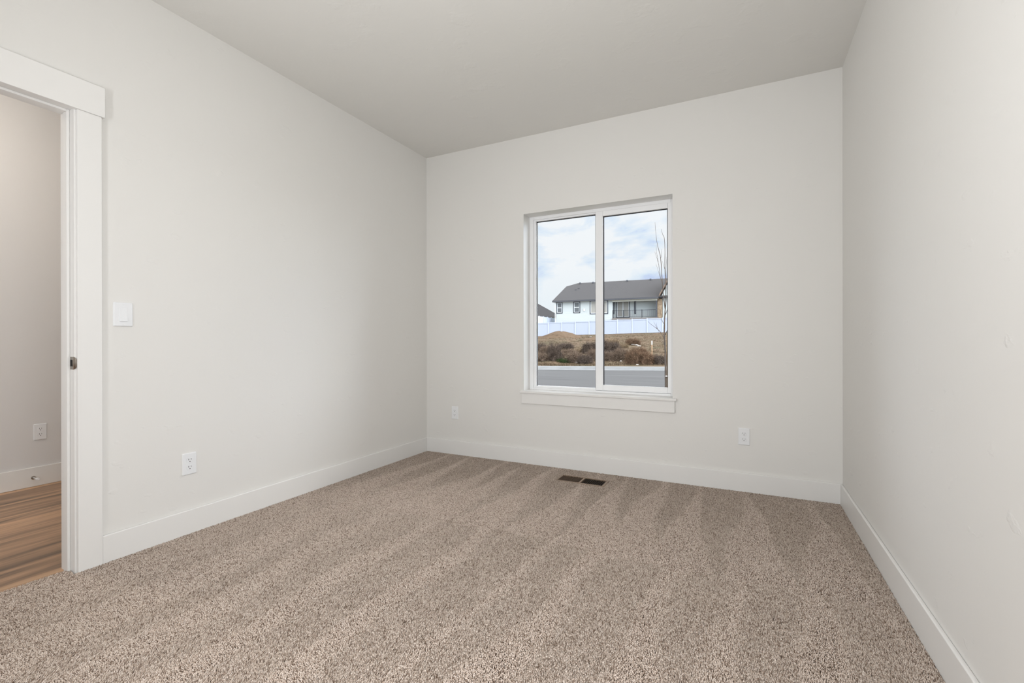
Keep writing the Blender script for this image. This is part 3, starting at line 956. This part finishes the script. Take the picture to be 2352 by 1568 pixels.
# ------------------------------------------------------------------ brush
def twig_material(name, c0, c1):
    m = mat(name, c0, 0.95, spec=0.1)
    noise_color(m, 5.0, [(0.3, c0), (0.7, c1)], detail=6)
    return m
BR_D = twig_material('dark_brush', srgb(46, 38, 34), srgb(98, 86, 77))
BR_M = twig_material('brown_brush', srgb(66, 54, 45), srgb(120, 104, 90))
BR_R = twig_material('russet_brush', srgb(70, 55, 43), srgb(112, 90, 72))
BR_T = twig_material('tan_brush', srgb(88, 74, 58), srgb(128, 112, 90))
BR_S = twig_material('dead_grass', srgb(68, 57, 44), srgb(92, 79, 62))
BR_G = twig_material('green_grass', srgb(34, 46, 24), srgb(56, 70, 38))
def bush_mesh(seed, n, style):
    r = random.Random(seed)
    bm = bmesh.new()
    for i in range(n):
        a = r.uniform(0, 2 * math.pi); rr = math.sqrt(r.random()) * 0.85
        bx, by = math.cos(a) * rr * 0.8, math.sin(a) * rr * 0.8
        hmax = math.sqrt(max(0.02, 1 - rr * rr))
        if style == 'tumble':
            p = Vector((bx, by, r.uniform(-0.05, 0.75) * hmax))
            el = r.uniform(-0.2, 1.2)
        else:
            p = Vector((bx, by, -0.05)); el = r.uniform(0.9, 1.5)
        az = a + r.uniform(-1.4, 1.4)
        L_ = r.uniform(0.22, 0.5) if style == 'tumble' else r.uniform(0.5, 1.0) * hmax
        pts = [p.copy()]
        for k in range(3):
            d = Vector((math.cos(az) * math.cos(el), math.sin(az) * math.cos(el), math.sin(el)))
            p = p + d * L_ / 3
            pts.append(p.copy())
            az += r.uniform(-0.9, 0.9); el += r.uniform(-0.6, 0.35)
        w = r.uniform(0.006, 0.013)
        tube(bm, pts, [w, w * 0.9, w * 0.7, w * 0.3], 3, cap=False)
    # dense heart of dead stems
    core = bmesh.ops.create_icosphere(bm, subdivisions=3, radius=0.62 if style == 'tumble' else 0.25)
    for v in core['verts']:
        nzv = 1 + 0.45 * hsh(v.co.x * 6 + seed, v.co.y * 6 + v.co.z * 5)
        v.co = Vector((v.co.x * nzv, v.co.y * nzv, max(-0.08, v.co.z * nzv * 0.92)))
    me = bpy.data.meshes.new('bush_mesh')
    bm.to_mesh(me); bm.free()
    return me
meshes = [bush_mesh(s, 1700, 'tumble') for s in (1, 2, 3)]
grass_me = bush_mesh(8, 500, 'grass')
def solve_depth(px, py):
    """out distance where the ground passes the given sight line"""
    Z = 25.3
    while Z < 63:
        X = (px - 1176) / 1063.0 * Z
        if 783 + (CAM.z - ground_h(X, Z)) * 1063.0 / Z <= py: break
        Z += 0.1
    return (px - 1176) / 1063.0 * Z, Z
# measured on site from the photograph: left, right, top, foot -> turned into position, width and height on the slope
items = [
 (1226, 1256, 785, 809, BR_D, 'tumble', 'dark brown tumbleweed at the left edge of the window view'),
 (1258, 1290, 786, 829, BR_D, 'tumble', 'tall darkest tumbleweed heap left of the green grass'),
 (1283, 1318, 785, 803, BR_D, 'tumble', 'long dark bush below the dirt mound'),
 (1284, 1327, 800, 818, BR_M, 'tumble', 'brown bush behind the green grass tuft'),
 (1304, 1342, 808, 833, BR_M, 'tumble', 'brown curly tumbleweed beside the green grass tuft'),
 (1330, 1362, 812, 836, BR_D, 'tumble', 'brown tumbleweed nearest the kerb left of the window mullion'),
 (1340, 1378, 783, 812, BR_D, 'tumble', 'tall brown bush just left of the window mullion'),
 (1372, 1404, 780, 812, BR_D, 'tumble', 'dark bush just right of the window mullion'),
 (1398, 1426, 783, 810, BR_D, 'tumble', 'dark round tumbleweed right of the mullion with pale grass behind'),
 (1368, 1398, 806, 830, BR_M, 'tumble', 'low brown bush by the kerb behind the window mullion'),
 (1392, 1420, 806, 830, BR_M, 'tumble', 'low brown bush by the kerb right of the mullion'),
 (1412, 1448, 796, 830, BR_M, 'tumble', 'lighter olive brown bush in the middle of the right pane'),
 (1440, 1472, 775, 793, BR_R, 'tumble', 'distant russet bush above the white rubble'),
 (1440, 1474, 802, 839, BR_R, 'tumble', 'russet dry bush nearest the kerb in the right pane'),
 (1466, 1504, 808, 840, BR_R, 'tumble', 'wide russet bush at the foot of the wooden stake'),
 (1500, 1528, 816, 841, BR_D, 'tumble', 'dark brown bush behind the young tree trunk'),
 (1224, 1262, 810, 829, BR_M, 'tumble', 'low brown brush by the kerb at the left edge'),
 (1420, 1446, 783, 800, BR_T, 'grass', 'pale dry grass tuft right of the dark tumbleweed'),
 (1396, 1424, 772, 790, BR_T, 'grass', 'pale dry grass tuft above the dark tumbleweed'),
 (1318, 1346, 795, 812, BR_T, 'grass', 'pale dry grass between the brown bushes left of the mullion'),
 (1280, 1316, 820, 834, BR_G, 'grass', 'bright green grass tuft by the kerb in the left pane'),
 (1528, 1552, 812, 842, BR_R, 'tumble', 'russet bush right of the young tree'),
 (1262, 1300, 806, 826, BR_M, 'tumble', 'grey brown tumbleweed right behind the green grass'),
 (1352, 1392, 800, 824, BR_M, 'tumble', 'wide brown bush behind the lower window mullion'),
 (1406, 1440, 800, 822, BR_D, 'tumble', 'dark bush in the thick of the brush right of the mullion'),
 (1452, 1488, 798, 818, BR_R, 'tumble', 'russet bush left of the stake, behind the nearest ones'),
 (1240, 1266, 794, 812, BR_M, 'tumble', 'brown bush between the left edge and the tallest heap'),
 (1200, 1226, 800, 832, BR_M, 'tumble', 'brown bush left of the window view'),
]
for i, (l, r_, tp, bt, m, sty, lab) in enumerate(items):
    X, Z = solve_depth((l + r_) / 2, bt)
    wd = (r_ - l) / 1063.0 * Z; ht = (bt - tp) / 1063.0 * Z
    Z += wd * 0.3
    me_ = (grass_me if sty == 'grass' else meshes[i % 3]).copy()
    me_.materials.append(m)
    o = bpy.data.objects.new('grass_tuft' if sty == 'grass' else 'dry_bush', me_)
    COL.objects.link(o)
    o.location = (*ext(X, Z), ground_h(X, Z) - 0.02)
    o.rotation_euler = (0, 0, i * 1.7)
    o.scale = (wd / 1.5, wd / 1.5, ht / 0.95)
    tag(o, lab, 'grass' if sty == 'grass' else 'bush', 'dry brush on the slope')

# short dead grass all over the slope
bm = bmesh.new()
rg = random.Random(21)
for i in range(5200):
    Z = 24.9 + 36 * rg.random() ** 1.5
    X = (rg.uniform(1190, 1580) - 1176) / 1063.0 * Z
    if Z - kerb_z(X) < 0.8 or Z > 64.0 - 0.3547 * (X - 3.3): continue
    x, y = ext(X, Z); z = ground_h(X, Z) - 0.01
    for k in range(5):
        a = rg.uniform(0, 6.28); hgt = rg.uniform(0.04, 0.12); w = 0.010
        p = Vector((x + rg.uniform(-.12, .12), y + rg.uniform(-.12, .12), z))
        t1 = p + Vector((math.cos(a) * hgt * .6, math.sin(a) * hgt * .6, hgt))
        bm.faces.new([bm.verts.new(p + Vector((-w, 0, 0))), bm.verts.new(p + Vector((w, 0, 0))), bm.verts.new(t1)])
tag(link('dry_grass', bm, BR_S, recalc=False), 'short dead grass scattered over the slope between kerb and fence', 'grass', kind='stuff')

# pale rubble
ROCK = mat('pale_rubble', srgb(150, 145, 140), 0.9)
rk = [(1236, 808, 0.16, 'small white scrap among the brush at the left edge'), (1315, 797, 0.14, 'small white stone among the dark brush'), (1454, 793, 0.42, 'largest pale rubble piece below the distant russet bush'),
      (1462, 794, 0.30, 'pale rubble piece right of the largest one'), (1468, 796, 0.24, 'rightmost pale rubble piece on the slope'), (1436, 828, 0.30, 'long pale stone by the kerb before the russet bush'),
      (1423, 830, 0.16, 'small white stone by the kerb, left of the long one'), (1460, 838, 0.16, 'small cream stone under the russet bush'), (1322, 831, 0.18, 'flat pale stone right of the green grass'),
      (1484, 817, 0.22, 'greyish pink stone left of the wooden stake'), (1357, 775, 0.3, 'small pale stone below the fence left of the mullion')]
for i, (px, py, sz, lab) in enumerate(rk):
    X, Z = solve_depth(px, py)
    if sz < 0.42 and py > 810: Z = Z - 0.3
    bm = bmesh.new()
    rr_ = random.Random(i + 50)
    ic = bmesh.ops.create_icosphere(bm, subdivisions=2, radius=sz / 2)
    for v in ic['verts']:
        v.co = Vector((v.co.x * 1.3, v.co.y, v.co.z * 0.45)) * (1 + rr_.uniform(-0.18, 0.18))
    o = link('stone', bm, ROCK)
    o.location = (*ext(X, Z), ground_h(X, Z) + sz * 0.14)
    o.rotation_euler = (0, 0, rr_.uniform(0, 3))
    tag(o, lab, 'stone', 'pale rubble on the slope')

# survey stake with white top
X, Z = solve_depth(1497.5, 826)
stk = tag(empty('survey_stake', (*ext(X, Z), ground_h(X, Z) - 0.1), ANG), 'thin wooden survey stake with white painted top left of the young tree', 'stake')
sh = 43 / 1063.0 * Z + 0.1
STW = mat('stake_wood', srgb(196, 160, 128), 0.8)
STP = mat('stake_white_paint', (0.85, 0.85, 0.83), 0.6)
boxes('stake_shaft', [((-0.022, -0.012, 0), (0.022, 0.012, sh * 0.80))], STW, stk)
boxes('painted_top', [((-0.024, -0.014, sh * 0.80), (0.024, 0.014, sh))], STP, stk)

# ------------------------------------------------------------------ young bare tree with support stake in the front yard
TD = 8.6
BARK = mat('young_bark', srgb(80, 70, 64), 0.85)
noise_color(BARK, 14, [(0.3, srgb(44, 39, 36)), (0.7, srgb(84, 70, 61))], detail=5)
tb = ext((1528.7 - 1176) / 1063 * TD, TD)
TZ = -0.42
tree = tag(empty('young_tree', (tb[0], tb[1], TZ), math.atan2(R2.y, R2.x)), 'young bare tree with thin upright branches just outside the window', 'tree')
def tp(px, py, d=0.0):
    D = TD + d
    X = (px - 1176) / 1063.0 * D
    z = CAM.z - (py - 783) * D / 1063.0
    return ((X - (1528.7 - 1176) / 1063 * TD), d, z - TZ)
def branch(name, pts, r0, r1, parent=tree):
    bm = bmesh.new()
    n_ = len(pts)
    # smooth the polyline
    P = [Vector(tp(*p)) for p in pts]
    Q = []; R_ = []
    for i in range(n_ - 1):
        for k in range(3):
            t_ = k / 3
            p0 = P[max(i - 1, 0)]; p1 = P[i]; p2 = P[i + 1]; p3 = P[min(i + 2, n_ - 1)]
            Q.append(0.5 * ((2 * p1) + (p2 - p0) * t_ + (2 * p0 - 5 * p1 + 4 * p2 - p3) * t_ ** 2 + (3 * p1 - p0 - 3 * p2 + p3) * t_ ** 3))
            R_.append(lerp(r0, r1, (i + t_) / (n_ - 1)))
    Q.append(P[-1]); R_.append(r1)
    R_ = [r * (1 + 0.18 * ((j * 7) % 3 - 1) * 0.4) for j, r in enumerate(R_)]
    tube(bm, Q, R_, 7)
    return link(name, bm, BARK, parent, smooth=True)
trunk = branch('trunk', [(1528.7, 960), (1528.7, 887), (1528.5, 841), (1528, 810), (1526, 772), (1526.5, 740), (1528, 710)], 0.0195, 0.011)
branch('branch', [(1528, 712), (1526, 695), (1523.5, 677), (1521.8, 655), (1520, 625), (1517.5, 592, .05), (1513.5, 575, .06), (1510, 561, .08), (1507, 540, .1), (1505, 511, .12)], 0.010, 0.0022)
branch('branch', [(1528, 712), (1530, 690, -.05), (1529, 660, -.1), (1527.3, 612, -.12), (1527.5, 580, -.14), (1526.5, 549, -.15), (1522, 538, -.17), (1519.5, 526, -.2)], 0.009, 0.002)
branch('branch', [(1521.5, 650), (1517, 637, .1), (1515, 620, .14), (1511.8, 602, .16), (1508, 590, .2), (1504, 578, .22)], 0.0055, 0.0015)
branch('branch', [(1512.5, 603, .16), (1508.5, 580, .18), (1507.3, 562, .2)], 0.003, 0.0013)
branch('branch', [(1518, 595, .05), (1519.5, 583, .0), (1520.5, 572, -.04)], 0.003, 0.0013)
branch('branch', [(1517, 638, .1), (1512, 622, .2), (1507, 606, .26)], 0.003, 0.0013)
branch('branch', [(1529, 700, -.05), (1530.5, 660, -.2), (1530, 620, -.3), (1531.5, 590, -.35)], 0.006, 0.0015)
branch('branch', [(1527.4, 620, -.12), (1524, 608, -.16), (1521.5, 600, -.2)], 0.0028, 0.0012)
branch('branch', [(1526.6, 778), (1521, 770, .05), (1517, 763, .1), (1510, 756, .14), (1502, 750, .18), (1494, 744, .22), (1488, 738, .26)], 0.0075, 0.0018)
branch('branch', [(1510.5, 757, .14), (1508.5, 748, .12), (1508, 741, .1)], 0.0035, 0.0012)
branch('branch', [(1509.5, 755, .14), (1505.5, 747, .2), (1501.5, 739, .24)], 0.0035, 0.0012)
branch('branch', [(1526, 745), (1521.5, 738, -.1), (1518.5, 725, -.18), (1516, 713, -.24)], 0.005, 0.0013)
branch('branch', [(1526.4, 795), (1522, 785, .06), (1515, 772, .14), (1511.8, 757, .18)], 0.0045, 0.0013)
branch('branch', [(1527.8, 834), (1521, 828, -.08), (1513, 820, -.16), (1507, 812, -.2)], 0.0045, 0.0012)
branch('branch', [(1528, 822), (1521, 817, .1), (1514.6, 811, .18), (1509, 800, .22)], 0.004, 0.0012)
branch('branch', [(1528, 770), (1534, 755, -.05), (1540, 735, -.1), (1542, 700, -.14)], 0.007, 0.0015)
branch('branch', [(1528, 725), (1536, 700, .05), (1541, 660, .1), (1543, 600, .12)], 0.007, 0.0015)
SX = (1533.2 - 1176) / 1063 * TD
sp2 = ext(SX, TD)
st2 = tag(empty('tree_stake', (sp2[0], sp2[1], TZ), math.atan2(R2.y, R2.x)), 'brown wooden support stake tied beside the young tree trunk', 'stake')
STB = mat('tree_stake_wood', srgb(150, 118, 82), 0.8)
noise_color(STB, 12, [(0.3, srgb(92, 70, 46)), (0.7, srgb(148, 120, 88))], stretch=(1, 1, 0.2))
bm = bmesh.new(); tube(bm, [(0, 0, -0.1), (0, 0, CAM.z - (770 - 783) * TD / 1063 - TZ)], [0.0175, 0.0165], 12); link('stake_pole', bm, STB, st2)
zt2 = CAM.z - (864 - 783) * TD / 1063 - TZ
bm = bmesh.new(); tube(bm, [(-0.013, 0, zt2 - 0.007), (-0.013, 0, zt2 + 0.007)], [0.036, 0.036], 20); link('tree_tie', bm, STP, st2)
